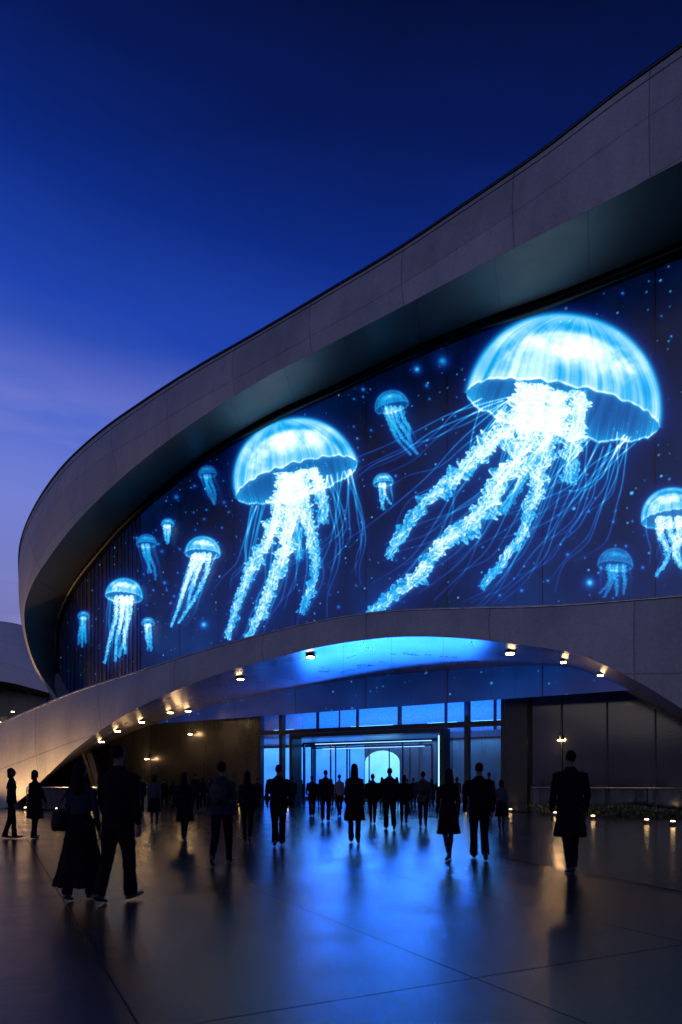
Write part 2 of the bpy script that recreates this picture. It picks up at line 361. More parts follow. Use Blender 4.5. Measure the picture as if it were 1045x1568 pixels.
def groundlight(x,y,target=None,power=0,size=95):
    e=empty('ground_light',(x,y,0))
    V,Fc=tube([Vector((0,0,0)),Vector((0,0,0.10)),Vector((0,0,0.14))],[0.11,0.10,0.06],14); mkobj('housing',V,Fc,M_dark,e)
    V,Fc=tube([Vector((0,-0.02,0.141)),Vector((0,-0.02,0.165))],[0.07,0.05],14); mkobj('lens',V,Fc,M_warm2,e)
    if power:
        l=bpy.data.lights.new('lamp','SPOT'); l.energy=power; l.color=WC; l.spot_size=math.radians(size); l.spot_blend=1; l.shadow_soft_size=0.1
        o=bpy.data.objects.new('lamp',l); o.location=(0,0,0.25); o.rotation_euler=(Vector(target)-Vector((x,y,0.25))).to_track_quat('-Z','Y').to_euler(); scene.collection.objects.link(o); o.parent=e
for u,pw in ((-60,500),(-10,700),(40,850),(88,750)):
    p=P(u,1238,K(u)-2.4); groundlight(p[0],p[1],(p[0]+1.0,p[1]+2.4,3.0),pw,110)
for u,dd in ((908,24.5),(990,22.0),(1030,21.0),(850,27.2)): 
    groundlight(dd*(u-U0)/F0,dd,((dd)*(u-U0)/F0,dd+5,2.5),26)
for u,pw in ((440,90),(455,70),(704,100),(722,70),(790,25),(382,45)):
    q,nn=wallpoint(u,0.9); q2,_=wallpoint(u,0.1); groundlight(q[0],q[1],(q2[0],q2[1],3.0),pw,110)
def uplight(p,target,power,size=100):
    e=empty('flood_light',tuple(p))
    V,Fc=tube([Vector((0,0,0)),Vector((0,0,0.2))],[0.16,0.12],12); mkobj('housing',V,Fc,M_dark,e)
    l=bpy.data.lights.new('lamp','SPOT'); l.energy=power; l.color=WC; l.spot_size=math.radians(size); l.spot_blend=1; l.shadow_soft_size=0.15
    o=bpy.data.objects.new('lamp',l); o.location=(0,0,0.3); o.rotation_euler=(Vector(target)-Vector(p)).to_track_quat('-Z','Y').to_euler(); scene.collection.objects.link(o); o.parent=e
for u in (112,150,190):
    x,d,s=swall(u); uplight((x-0.556*2.0,d-0.831*2.0,6.6),(x,d,8.1),150,75)
uplight((-21.5,41.0,5.9),(-21.2,46,12.0),1500)
uplight((-20.8,37.5,5.4),(-20.6,43.5,16.5),750,70)

nb=empty('neighbouring_building')
a=[P(u,v,78) for u,v in ((-400,960),(-250,945),(-100,944),(0,951),(50,962),(110,985),(170,1020),(240,1075))]
b_=[P(u,v,74) for u,v in ((-400,1050),(-250,1035),(-100,1034),(0,1043),(50,1054),(110,1072),(170,1095),(240,1120))]
c_=[P(u,v,82) for u,v in ((-400,1058),(-250,1050),(-100,1050),(0,1056),(50,1064),(110,1080),(170,1100),(240,1122))]
a,b_,c_=[catmull(q,60) for q in (a,b_,c_)]
M_conc2=panelled('pale_shell_cladding',(0.45,0.46,0.48),5.5,3.0,0.55,joint=0.05,jdark=0.7,var=0.06,stain=0.25,bump=0.1)
ruled('shell_fascia',a,b_,M_conc2,nb,6,bulge=1.5); ruled('shell_soffit',b_,c_,M_soff,nb,2)
a2=a+np.array([0,16,-1.5]); ruled('shell_roof',a2,a,M_roof,nb,2)
g=c_.copy(); g[:,2]=0; ruled('glazed_wall',c_,g,M_wall,nb,2)
for u,v in ((20,1089),(3,1105),(-20,1095)):
    downlight(P(u,v,80),150,0.16)

# ------------------------------------------------------------------ ground
m,nt,out=mat('wet_stone_paving')
tc=N(nt,'TexCoord'); mp=N(nt,'Mapping'); mp.inputs['Rotation'].default_value=(0,0,math.radians(-27)); L(nt,tc.outputs['Object'],mp.inputs[0])
sp=N(nt,'SeparateXYZ'); L(nt,mp.outputs[0],sp.inputs[0])
def jn(o,per,off,w):
    f=mth(nt,'FRACT',mth(nt,'DIVIDE',mth(nt,'ADD',o,off),per)); return mth(nt,'LESS_THAN',f,w/per)
j=mth(nt,'MAXIMUM',jn(sp.outputs[0],2.2,1.5,0.011),jn(sp.outputs[1],4.4,0.7,0.013))
cmb=N(nt,'CombineXYZ'); L(nt,mth(nt,'FLOOR',mth(nt,'DIVIDE',mth(nt,'ADD',sp.outputs[0],1.5),2.2)),cmb.inputs[0]); L(nt,mth(nt,'FLOOR',mth(nt,'DIVIDE',mth(nt,'ADD',sp.outputs[1],0.7),4.4)),cmb.inputs[1])
wn=N(nt,'TexWhiteNoise'); L(nt,cmb.outputs[0],wn.inputs['Vector'])
nA=N(nt,'TexNoise',Scale=0.8,Detail=7.0,Roughness=0.65); nB=N(nt,'TexNoise',Scale=60.0,Detail=4.0,Roughness=0.7); nC=N(nt,'TexNoise',Scale=10.0,Detail=7.0,Roughness=0.7)
for q in (nA,nB,nC): L(nt,tc.outputs['Object'],q.inputs['Vector'])
b=N(nt,'BsdfPrincipled')
f=mth(nt,'MULTIPLY',mth(nt,'MULTIPLY_ADD',wn.outputs[0],0.5,0.75),mth(nt,'MULTIPLY_ADD',nC.outputs[0],0.9,0.55))
f=mth(nt,'MULTIPLY',f,mth(nt,'MULTIPLY_ADD',j,-0.8,1.0))
vm=N(nt,'VectorMath',operation='SCALE'); vm.inputs[0].default_value=(0.014,0.016,0.020); L(nt,f,vm.inputs['Scale']); L(nt,vm.outputs[0],b.inputs['Base Color'])
rg=ramp(nt,nA.outputs[0],[(0.38,0.08),(0.62,0.19)])
rg2=mth(nt,'ADD',mth(nt,'ADD',rg,mth(nt,'MULTIPLY_ADD',nC.outputs[0],0.20,-0.10)),mth(nt,'MULTIPLY',j,0.5))
rg2=mth(nt,'ADD',rg2,mth(nt,'MULTIPLY',wn.outputs[0],0.03))
L(nt,mth(nt,'MAXIMUM',rg2,0.06),b.inputs['Roughness'])
L(nt,mth(nt,'MULTIPLY_ADD',j,-0.28,0.33),b.inputs['Specular IOR Level'])
h=mth(nt,'ADD',mth(nt,'MULTIPLY',nB.outputs[0],0.38),mth(nt,'MULTIPLY',nC.outputs[0],0.62)); h=mth(nt,'SUBTRACT',h,mth(nt,'MULTIPLY',j,0.9))
bp=N(nt,'Bump',Strength=0.48,Distance=0.0115); L(nt,h,bp.inputs['Height']); L(nt,bp.outputs[0],b.inputs['Normal'])
L(nt,b.outputs[0],out.inputs[0]); M_ground=m
mkobj('plaza_ground',[(-1500,-300,0),(1500,-300,0),(1500,3000,0),(-1500,3000,0)],[(0,1,2,3)],M_ground)
M_pale=simple('pale_stone_paving',(0.026,0.027,0.031),0.18,0,6,0.4,0.35,0.38)
pl=[P(750,1310,12.4)[:2],P(1045,1365,8.3)[:2],np.array([7.2,0.5]),np.array([40,0.5]),np.array([40,20]),np.array([14,19.5]),np.array([6.6,20])]
mkobj('pale_paving_terrace',[(p[0],p[1],0.004) for p in pl],[tuple(range(len(pl)))],M_pale)

# ------------------------------------------------------------------ planting and balustrades
M_leaf=simple('hedge_leaves',(0.035,0.06,0.025),0.6,0,6,0.5)
def hedge(name,path,w,hgt,n):
    V=[];Fc=[]
    path=np.array(path,float)
    for i in range(n):
        t=random.random()*(len(path)-1); k=min(int(t),len(path)-2); c=path[k]*(1-(t-k))+path[k+1]*(t-k)
        hh=hgt*(0.7+0.45*math.sin(c[0]*2.1)*math.sin(c[0]*0.9+c[1]))
        p=Vector((c[0]+random.gauss(0,w*0.4),c[1]+random.gauss(0,w*0.4),random.random()**0.6*hh))
        s=random.uniform(0.04,0.1); q=Euler((random.uniform(0,6),random.uniform(0,6),random.uniform(0,6))).to_matrix()
        b0=len(V)
        for c2 in ((-1,0,0),(0,-.45,0),(1,0,.1),(0,.45,0)): V.append(tuple(p+q@Vector(c2)*s))
        Fc.append((b0,b0+1,b0+2,b0+3))
    return mkobj(name,V,Fc,M_leaf)
hedge('hedge',[(8.5,29.5),(12,26.5),(16,23.5),(24,19)],0.55,0.5,9000)
hedge('hedge',[(-9.5,35.5),(-12,36.8),(-14.5,37.2)],0.6,1.6,6000)
def balustrade(pts):
    e=empty('glass_balustrade'); pts=[np.array(p,float) for p in pts]
    for k in range(len(pts)-1):
        a,b=pts[k],pts[k+1]; n=max(1,int(np.linalg.norm(b-a)/1.5))
        for i in range(n+1):
            p=a+(b-a)*i/n; V,Fc=tube([Vector((p[0],p[1],0)),Vector((p[0],p[1],1.1))],[0.025]*2,6); mkobj('post_%d_%d'%(k,i),V,Fc,M_dark,e)
        mkobj('glass_%d'%k,[(a[0],a[1],0.08),(b[0],b[1],0.08),(b[0],b[1],1.05),(a[0],a[1],1.05)],[(0,1,2,3)],M_glass,e)
        V,Fc=tube([Vector((a[0],a[1],1.12)),Vector((b[0],b[1],1.12))],[0.03]*2,8); mkobj('handrail_%d'%k,V,Fc,M_alu,e)
balustrade([(8.4,30.2),(12.2,27.2),(17,23.5)])
balustrade([(-9.2,32.5),(-12.5,33.0),(-15,32.6)])

# ------------------------------------------------------------------ jellyfish artwork (vertex-coloured LED picture elements)
m,nt,out=mat('jellyfish_led_picture')
at=N(nt,'VertexColor'); at.layer_name='Col'; e=N(nt,'Emission'); L(nt,at.outputs[0],e.inputs[0]); e.inputs[1].default_value=1.18
t=N(nt,'BsdfTransparent'); ad=N(nt,'AddShader'); L(nt,e.outputs[0],ad.inputs[0]); L(nt,t.outputs[0],ad.inputs[1]); L(nt,ad.outputs[0],out.inputs[0])
m.cycles.emission_sampling='NONE'; M_jel=m
ST=0.8
def blur(Ar,sig):
    fy=np.fft.fftfreq(Ar.shape[0])[:,None]; fx=np.fft.rfftfreq(Ar.shape[1])[None]
    return np.fft.irfft2(np.fft.rfft2(Ar)*np.exp(-2*np.pi**2*sig**2*(fx**2+fy**2)),s=Ar.shape)
def nz(x,seed,oct=3):
    r=np.random.default_rng(seed); o=np.zeros_like(x)
    for k in range(oct):
        tab=r.random(512); y=x*(2**k); i=np.floor(y).astype(int); f=y-i; f=f*f*(3-2*f)
        o+=(tab[i%512]*(1-f)+tab[(i+1)%512]*f)*0.5**k
    return o/(2-0.5**(oct-1))
def nz2(x,y,seed):
    r=np.random.default_rng(seed); T=r.random((64,64)); o=0
    for k,a in ((1,.5),(2.1,.3),(4.3,.2)):
        X=x*k;Y=y*k; i=np.floor(X).astype(int);j_=np.floor(Y).astype(int); f=X-i;g_=Y-j_; f=f*f*(3-2*f);g_=g_*g_*(3-2*g_)
        o=o+a*((T[i%64,j_%64]*(1-f)+T[(i+1)%64,j_%64]*f)*(1-g_)+(T[i%64,(j_+1)%64]*(1-f)+T[(i+1)%64,(j_+1)%64]*f)*g_)
    return o
class Cv:
    def __init__(s,u0,v0,u1,v1):
        s.u0,s.v0=u0,v0; s.nx=int((u1-u0)/ST)+1; s.ny=int((v1-v0)/ST)+1
        s.U,s.V=np.meshgrid(u0+np.arange(s.nx)*ST,v0+np.arange(s.ny)*ST); s.I=np.zeros((s.ny,s.nx)); s.fine=np.zeros_like(s.I); s.med=np.zeros_like(s.I)
    def splat(s,buf,u,v,w):
        x=(u-s.u0)/ST;y=(v-s.v0)/ST; i=np.floor(x).astype(int);j_=np.floor(y).astype(int); ok=(i>=0)&(i<s.nx-1)&(j_>=0)&(j_<s.ny-1)
        x,y,i,j_=x[ok],y[ok],i[ok],j_[ok]; w=w[ok] if hasattr(w,'__len__') else np.full(len(x),w); fx=x-i;fy=y-j_
        np.add.at(buf,(j_,i),w*(1-fx)*(1-fy)); np.add.at(buf,(j_,i+1),w*fx*(1-fy)); np.add.at(buf,(j_+1,i),w*(1-fx)*fy); np.add.at(buf,(j_+1,i+1),w*fx*fy)
    def line(s,pts,st,med=False,fade=True):
        pts=np.array(pts,float); Ln=np.linalg.norm(np.diff(pts,axis=0),axis=1).sum(); n=max(8,int(Ln/0.4)); c=catmull(pts,n)
        sg_=1.5 if med else 0.85; t_=np.linspace(0,1,n)
        w=st*2.5*sg_*0.4/ST*(1-0.75*t_ if fade else 1)*(0.65+0.7*nz(t_*Ln/14,int(Ln*7)%999))
        s.splat(s.med if med else s.fine,c[:,0],c[:,1],w)
    def ribbon(s,pts,w0,w1,seed,bright=1.0,curl=1.0):
        pts=np.array(pts,float); Ln=np.linalg.norm(np.diff(pts,axis=0),axis=1).sum()*1.02; n=int(Ln/0.35); c=catmull(pts,n)
        tg=np.gradient(c,axis=0); tg/=np.linalg.norm(tg,axis=1)[:,None]+1e-9; nr=np.stack([-tg[:,1],tg[:,0]],1)
        sv=np.arange(n)*0.35; f=sv/Ln; w=w0*(1-f)+w1*f
        lay=np.zeros_like(s.I)
        for q in range(4):
            wob=(nz(sv/(w0*0.8),seed+q*3)-0.5)*w*1.7*curl
            lam=max(3.2,w0*0.42)*(0.8+0.3*q)
            ph=sv/lam*(0.75+0.5*(1-f))+ 4.2*nz(sv/(lam*2.3),seed+q)
            wq=w*(1.0,0.7,0.5,0.35)[q]
            eL=wq*(0.20+0.9*np.abs(np.sin(ph*np.pi*0.5))**0.9)*(0.4+1.1*nz(sv/9,seed+20+q)); eR=wq*(0.20+0.9*np.abs(np.cos(ph*np.pi*0.5+q))**0.9)*(0.4+1.1*nz(sv/8,seed+30+q))
            m_=int(2*w0*1.3/0.5); nn=np.linspace(-1,1,m_)[None,:]
            off=np.where(nn<0,nn*eL[:,None],nn*eR[:,None])+wob[:,None]
            warp=2.2*nz2(sv[:,None]/lam/1.3+0*nn,nn*2.2+q*7+0*sv[:,None],seed+q)
            fold=np.abs(np.sin((ph[:,None]*0.85+0.8*np.abs(nn)+warp)*np.pi))
            I=0.18+0.66*fold**2.0+0.34*np.abs(nn)**6+0.50*(nz2(sv[:,None]/3.5+0*nn,off/3.5+50,seed+5)-0.42)
            I=I*(1-0.32*f[:,None])*bright*(0.95,0.98,1.15,1.4)[q]*(0.75+0.5*nz(sv/22,seed+44))[:,None]
            uu=c[:,0][:,None]+nr[:,0][:,None]*off; vv=c[:,1][:,None]+nr[:,1][:,None]*off
            sh=np.abs(nn)*lam*(0.9,0.3,0.6,0.2)[q]
            uu=uu+tg[:,0][:,None]*sh; vv=vv+tg[:,1][:,None]*sh
            si=np.zeros_like(s.I); sw=np.zeros_like(s.I)
            s.splat(si,uu.ravel(),vv.ravel(),np.clip(I,0,None).ravel()); s.splat(sw,uu.ravel(),vv.ravel(),np.ones(I.size))
            val=np.where(sw>0.15,si/np.maximum(sw,1e-6),0)
            lay=np.maximum(lay,blur(val,0.5))
        s.I=np.maximum(s.I,lay)+0.10*np.minimum(s.I,lay)
        rr=np.random.default_rng(seed+900)
        for q in range(4 if w0>8 else 1):
            a0=rr.uniform(-1,1)*w0*0.9; k=rr.integers(1,3)
            o=[(p[0]+a0*(0.3+0.8*i/len(pts))+rr.normal(0,w0*.25),p[1]+rr.normal(0,w0*.25)) for i,p in enumerate(pts)]
            s.line(o,0.5)
    def bell(s,cx,cy,a,tilt,b,h,br,seed):
        c_,s_=math.cos(tilt),math.sin(tilt); dx=s.U-cx;dy=s.V-cy
        X=(dx*c_+dy*s_)/a; Y=-(-dx*s_+dy*c_)
        Xc=np.clip(1-X**2,0,1); up=b*np.sqrt(Xc); yn=Y/h
        rr=np.sqrt(np.abs(X)**2.15+np.clip(yn,0,None)**2.0)
        inside=1/(1+np.exp((rr-1)/(0.012+0.35/a)))
        mer=X/np.sqrt(np.clip(1-np.clip(yn,0,0.98)**2,0.04,1))
        azim=np.arcsin(np.clip(mer,-1,1))
        edge=up*(1+0.05*np.sin(azim*22+seed)+0.16*(nz(azim*5+20,seed+31)-.5))+0.8*np.sin(azim*37)*a/150
        outer=inside*(1/(1+np.exp(-(Y-edge)/0.7)))
        lowe=-up*(1+0.04*np.sin(azim*17)+0.34*(nz(azim*7+40,seed+32)-.5))
        inner=inside*(1/(1+np.exp(-(Y-lowe)/0.7)))*(1-outer/np.maximum(inside,1e-3))*(np.abs(X)<1)*(Y<edge+2)
        dlow=np.clip(Y-lowe,0,None)
        wq=azim+0.05*np.sin(yn*6+seed)
        streak=nz(wq*13+30,seed)*0.6+nz(wq*34+60,seed+1)*0.4
        hgt=np.clip((Y-edge)/(h*0.95),0,1)
        hot=np.exp(-((X+0.05)**2/0.20+(yn-0.66)**2/0.026)); hot2=np.exp(-((X-0.5)**2/0.06+(yn-0.55)**2/0.035)); hot3=np.exp(-((X+0.55)**2/0.05+(yn-0.45)**2/0.06))
        mott=nz2(X*8+20,yn*9+20,seed+3); mot2=nz2(X*3+5,yn*3+9,seed+6)
        I=0.42+0.40*(mot2-0.38)+0.30*(streak-0.5)*(1.3-hgt)*1.8+0.55*np.clip(rr,0,1)**16+0.30*np.exp(-hgt*6)+hot*(0.26+0.90*mott)+hot2*0.6*mott+hot3*0.45*mott
        I=I-0.16*np.exp(-((rr-0.86)/0.05)**2)+0.10*np.exp(-((rr-0.80)/0.02)**2)
        I+=0.60*np.exp(-((Y-edge)/(0.012*a+0.6))**2)*(0.6+0.7*nz(azim*30+9,seed+8))
        In=0.08+0.20*streak+0.3*np.clip(rr,0,1)**10+0.85*np.exp(-(dlow/(0.012*a+0.6))**2)*(0.4+0.9*nz(azim*28+40,seed+9))+0.22*np.exp(-dlow/(b*0.3+.1))
        In+=0.25*(nz(azim*60+3,seed+4)>0.60)*np.exp(-dlow/(b*0.5+.1))
        s.bellI=(outer*np.clip(I,0,None)+np.clip(inner,0,1)*In)*br
        s.outer=outer
    def finish(s,br,glow=0.42,under=None):
        arms=1.22*s.I*br; arms=arms*(1-0.80*s.outer)
        fine=(blur(s.fine,0.85/ST*0.9)+blur(s.med,1.5/ST))*br*(1-0.8*s.outer)
        T=1.08*s.bellI+arms*(1-0.35*np.clip(s.bellI,0,1))+fine*np.clip(1-0.7*arms,0,1)
        g1=blur(T,5/ST); g2=blur(T,16/ST)
        ex=np.minimum(np.arange(s.nx),np.arange(s.nx)[::-1])*ST; ey=np.minimum(np.arange(s.ny),np.arange(s.ny)[::-1])*ST
        fe=np.clip(ex/14,0,1)[None]*np.clip(ey/14,0,1)[:,None]
        hal=glow*(0.35*np.clip(g1,0,None)+0.65*np.clip(g2,0,None))*fe
        s.T=np.clip(T*np.clip(fe*3,0,1)+hal*(1-0.5*np.clip(T,0,1)),0,None)
        return s
def color(I):
    R=0.58*np.clip((I-0.74)/0.50,0,1.25)**1.4+0.01*np.clip(I,0,1); Gc=0.60*I**1.8; Bc=0.98*np.power(np.maximum(I,0),1.12)
    return np.stack([R,np.minimum(Gc,0.90),np.minimum(Bc,1.05),np.ones_like(I)],-1)
def cvmesh(name,cvs,off):
    Vs=[];Fs=[];Cs=[];b0=0
    for c in cvs:
        d=S(c.U); X=d*(c.U-U0)/F0-0.556*off; Y=d-0.831*off; Z=CH+d*(VH-c.V)/F0
        idx=np.arange(c.nx*c.ny).reshape(c.ny,c.nx); T=c.T
        mx=np.maximum(np.maximum(T[:-1,:-1],T[1:,:-1]),np.maximum(T[:-1,1:],T[1:,1:])); ok=mx>0.012
        q=np.stack([idx[1:,:-1],idx[1:,1:],idx[:-1,1:],idx[:-1,:-1]],-1)[ok]
        used=np.zeros(c.nx*c.ny,bool); used[q.ravel()]=True; mp_=np.cumsum(used)-1
        Vs.append(np.stack([X.ravel(),Y.ravel(),Z.ravel()],-1)[used]); Cs.append(color(T).reshape(-1,4)[used]); Fs.append(mp_[q]+b0); b0+=used.sum()
    Vv=np.concatenate(Vs);Ff=np.concatenate(Fs);Cc=np.concatenate(Cs)
    me=bpy.data.meshes.new(name); me.vertices.add(len(Vv)); me.vertices.foreach_set('co',Vv.ravel().astype(np.float32))
    me.loops.add(len(Ff)*4); me.loops.foreach_set('vertex_index',Ff.ravel().astype(np.int32)); me.polygons.add(len(Ff)); me.polygons.foreach_set('loop_start',(np.arange(len(Ff))*4).astype(np.int32))
    me.update(calc_edges=True); at_=me.color_attributes.new(name='Col',type='FLOAT_COLOR',domain='POINT'); at_.data.foreach_set('color',Cc.ravel().astype(np.float32))
    me.materials.append(M_jel); ob=bpy.data.objects.new(name,me); scene.collection.objects.link(ob); return ob

def wander(p0,p1,amp,n,seed,bend=(0,0)):
    r=np.random.default_rng(seed); p0=np.array(p0,float);p1=np.array(p1,float); dv=p1-p0; nv=np.array([-dv[1],dv[0]])/ (np.linalg.norm(dv)+1e-6)
    o=[]
    for i in range(n+1):
        f=i/n; o.append(p0+dv*f+nv*(math.sin(f*math.pi*r.uniform(1.5,2.6)+r.uniform(0,1))*amp*f)+np.array(bend)*math.sin(f*math.pi)+r.normal(0,amp*0.12,2)*f)
    return o
c=Cv(530,455,1062,975)
c.bell(863,630,149,math.radians(10.5),40,146,1.0,3)
c.ribbon([(812,590),(795,640),(745,690),(690,738),(640,785),(598,850)],20,7,11)
c.ribbon([(832,590),(818,650),(785,715),(735,790),(680,835),(640,885),(600,915),(564,944)],22,6,12)
c.ribbon([(862,600),(850,660),(830,720),(818,770),(790,835),(742,898)],18,6,13,0.92)
c.ribbon([(890,600),(884,650),(880,690),(872,738)],17,12,14,0.9)
c.ribbon([(850,600),(845,650),(805,730),(772,785)],10,6,15,0.6)
r=np.random.default_rng(5)
for i in range(16):
    x=735+r.uniform(0,95); c.line(wander((x,600+r.uniform(0,30)),(x-90-r.uniform(0,200)*(0.6+0.4*(i%3)),720+r.uniform(0,215)),14,6,i,(15,-12)),0.6)
for i in range(20):
    x=880+r.uniform(0,95); c.line(wander((x,668+r.uniform(-5,18)),(x-40-r.uniform(0,190),770+r.uniform(0,170)),12,6,i+50,(18,4)),0.6)
for i in range(14):
    x=830+r.uniform(0,60); c.line(wander((x,650),(x-110-r.uniform(0,180),800+r.uniform(0,150)),12,6,i+90,(14,4)),0.6)
c.finish(1.0); cvmesh('jellyfish',[c],0.10)
c=Cv(315,615,585,1000)
c.bell(457,737,96,math.radians(-16),27,94,1.02,8)
c.ribbon([(438,725),(430,775),(412,830),(383,880),(366,925),(352,975)],13,5,21)
c.ribbon([(448,725),(445,790),(438,845),(415,905),(398,945),(378,982)],15,5,22)
c.ribbon([(465,720),(468,780),(480,830),(484,880),(466,938)],12,5,23,0.92)
c.ribbon([(480,718),(492,755),(499,800)],11,7,24,0.9)
c.ribbon([(455,725),(456,800),(460,855)],8,5,25,0.6)
for i in range(10):
    x=388+r.uniform(0,40); c.line(wander((x,775),(x-25-r.uniform(0,45),880+r.uniform(0,105)),8,6,i+130,(4,0)),0.6)
for i in range(14):
    x=480+r.uniform(0,62); c.line(wander((x,735-(x-480)*0.25),(x-10-r.uniform(-25,65),830+r.uniform(0,130)),9,6,i+160,(14,0)),0.6)
for i in range(9):
    x=440+r.uniform(0,40); c.line(wander((x,780),(x-20-r.uniform(0,50),900+r.uniform(0,75)),8,6,i+190,(4,0)),0.6)
c.finish(1.0); cvmesh('jellyfish',[c],0.12)
def small(cx,top,a,tilt,drift,length,br,seed):
    h=a*1.0; b=a*0.3; cy=top+h; pad=14+a*0.5
    dx=drift*length
    c=Cv(min(cx-a,cx+dx)-pad-4,top-pad,max(cx+a,cx+dx)+pad+4,cy+length+pad)
    t_=math.radians(tilt); c.bell(cx,cy,a,t_,b,h,1.0,seed); rr=np.random.default_rng(seed)
    for k in range(4 if a>18 else 3):
        x=cx+(k-1.4)*a*0.27; ln=length*(0.65+0.35*rr.random())
        c.ribbon([(x,cy-b*0.3),(x+dx*0.2+rr.normal(0,a*.08),cy+ln*0.3),(x+dx*0.55+rr.normal(0,a*.18),cy+ln*0.65),(x+dx*(ln/length)+rr.normal(0,a*.25),cy+ln)],max(2.0,a*0.13),max(1.1,a*0.05),seed*3+k,0.95)
    for k in range(10 if a>18 else 6):
        x=cx+rr.uniform(-0.85,0.85)*a; ln=length*rr.uniform(0.5,1.0)
        c.line(wander((x,cy),(x+dx*ln/length+rr.normal(0,a*.15),cy+ln),a*0.12,5,seed*7+k),0.45)
    c.bellI*=br
    c.finish(br,0.36); return c
for k,(cx,top,a,ti,dr,ln,br) in enumerate([(603,600,26,-14,0.45,78,0.6),(590,727,15.5,-6,0.1,38,0.85),(314,823,27,4,-0.40,118,0.98),(194,887,28.5,6,-0.12,112,1.0),
    (229,820,15.5,0,0.2,58,0.55),(262,796,10,0,0.0,30,0.75),(323,716,14,-5,0.3,44,0.42),(134,937,9,0,0.0,44,0.6),(233,947,10,0,0.05,42,0.75),
    (945,843,27,3,-0.05,52,0.48),(1032,752,47,-8,0.12,92,1.0)]):
    cvmesh('jellyfish',[small(cx,top,a,ti,dr,ln,br,40+k)],0.14+0.02*k)
orbs=[]
OL=[(640,567,3.2,.75),(679,555,5,.55),(904,893,4.5,.85),(314,957,3.4,.8),(272,762,2.6,.4),(558,598,1.8,.5),(655,592,2,.5),(250,845,2,.4),(345,770,2,.35),(570,660,1.6,.4),(700,520,2,.4),(890,500,1.5,.3),(870,850,2,.5),(760,870,2,.5),(300,745,1.6,.4),(254,893,2,.5),(520,930,2,.4),(600,560,1.5,.4),(800,905,1.8,.6),(840,890,1.5,.6),(940,800,1.7,.5),(985,870,1.8,.5)]
rq=np.random.default_rng(12)
for i in range(130):
    u=rq.uniform(210,1040); vt=np.interp(u,Cu,Cv_)+18; v=rq.uniform(vt,935); OL.append((u,v,rq.uniform(0.7,1.4),rq.uniform(0.25,0.7)))
for (u,v,rad,br) in OL:
    c=Cv(u-rad*6,v-rad*6,u+rad*6,v+rad*6); q=np.hypot(c.U-u,c.V-v)/rad; c.T=br*(np.exp(-q**2)*0.9+0.28*np.exp(-q**2/7))*np.clip(6-q,0,1); orbs.append(c)
cvmesh('plankton_glow',orbs,0.085)

# ------------------------------------------------------------------ people
Mp={}
def cloth(n,c,r=0.95): Mp[n]=simple(n,c,r,0,25,0.3,0.15,0.08)
cloth('black_wool',(0.004,0.004,0.005)); cloth('navy_cloth',(0.006,0.007,0.012)); cloth('charcoal_cloth',(0.008,0.008,0.009)); cloth('denim_dark',(0.012,0.015,0.026)); cloth('pale_shirt',(0.10,0.10,0.12)); cloth('grey_shirt',(0.03,0.032,0.038))
Mp['skin']=simple('skin',(0.10,0.06,0.045),0.7,0,20,0.1,0,0.2); Mp['hair']=simple('dark_hair',(0.004,0.003,0.003),0.85,0,60,0.4,0.2,0.1); Mp['shoe']=simple('shoe_leather',(0.006,0.005,0.005),0.45)
Mp['bag']=simple('bag_leather',(0.008,0.007,0.007),0.6,0,10,0.2,0,0.2)
def ell(c,r,n=14,m=9,rx=0):
    V=[];Fc=[]; R=Matrix.Rotation(rx,3,'X')
    for i in range(1,m):
        t=math.pi*i/m
        for k in range(n):
            q=2*math.pi*k/n; V.append(tuple(Vector(c)+R@Vector((r[0]*math.sin(t)*math.cos(q),r[1]*math.sin(t)*math.sin(q),r[2]*math.cos(t)))))
    top=len(V); V.append(tuple(Vector(c)+R@Vector((0,0,r[2])))); V.append(tuple(Vector(c)+R@Vector((0,0,-r[2]))))
    for i in range(m-2):
        for k in range(n): a=i*n+k;b=i*n+(k+1)%n; Fc.append((a,a+n,b+n,b))
    for k in range(n): Fc.append((top,k,(k+1)%n)); e_=(m-2)*n; Fc.append((top+1,e_+(k+1)%n,e_+k))
    return V,Fc
def loft(rings,n=20,lobes=0,amp=0.0,ph=0):
    V=[];Fc=[]
    for ri,(z,rx,ry,cx,cy) in enumerate(rings):
        for k in range(n):
            q=2*math.pi*k/n; w=1+(amp*(1-ri/len(rings))**1.5*math.sin(lobes*q+ph) if lobes else 0)
            V.append((cx+rx*w*math.cos(q),cy+ry*w*math.sin(q),z))
    for i in range(len(rings)-1):
        for k in range(n): a=i*n+k;b=i*n+(k+1)%n; Fc.append((a,b,b+n,a+n))
    Fc.append(tuple(range(n-1,-1,-1))); e_=(len(rings)-1)*n; Fc.append(tuple(e_+k for k in range(n)))
    return V,Fc
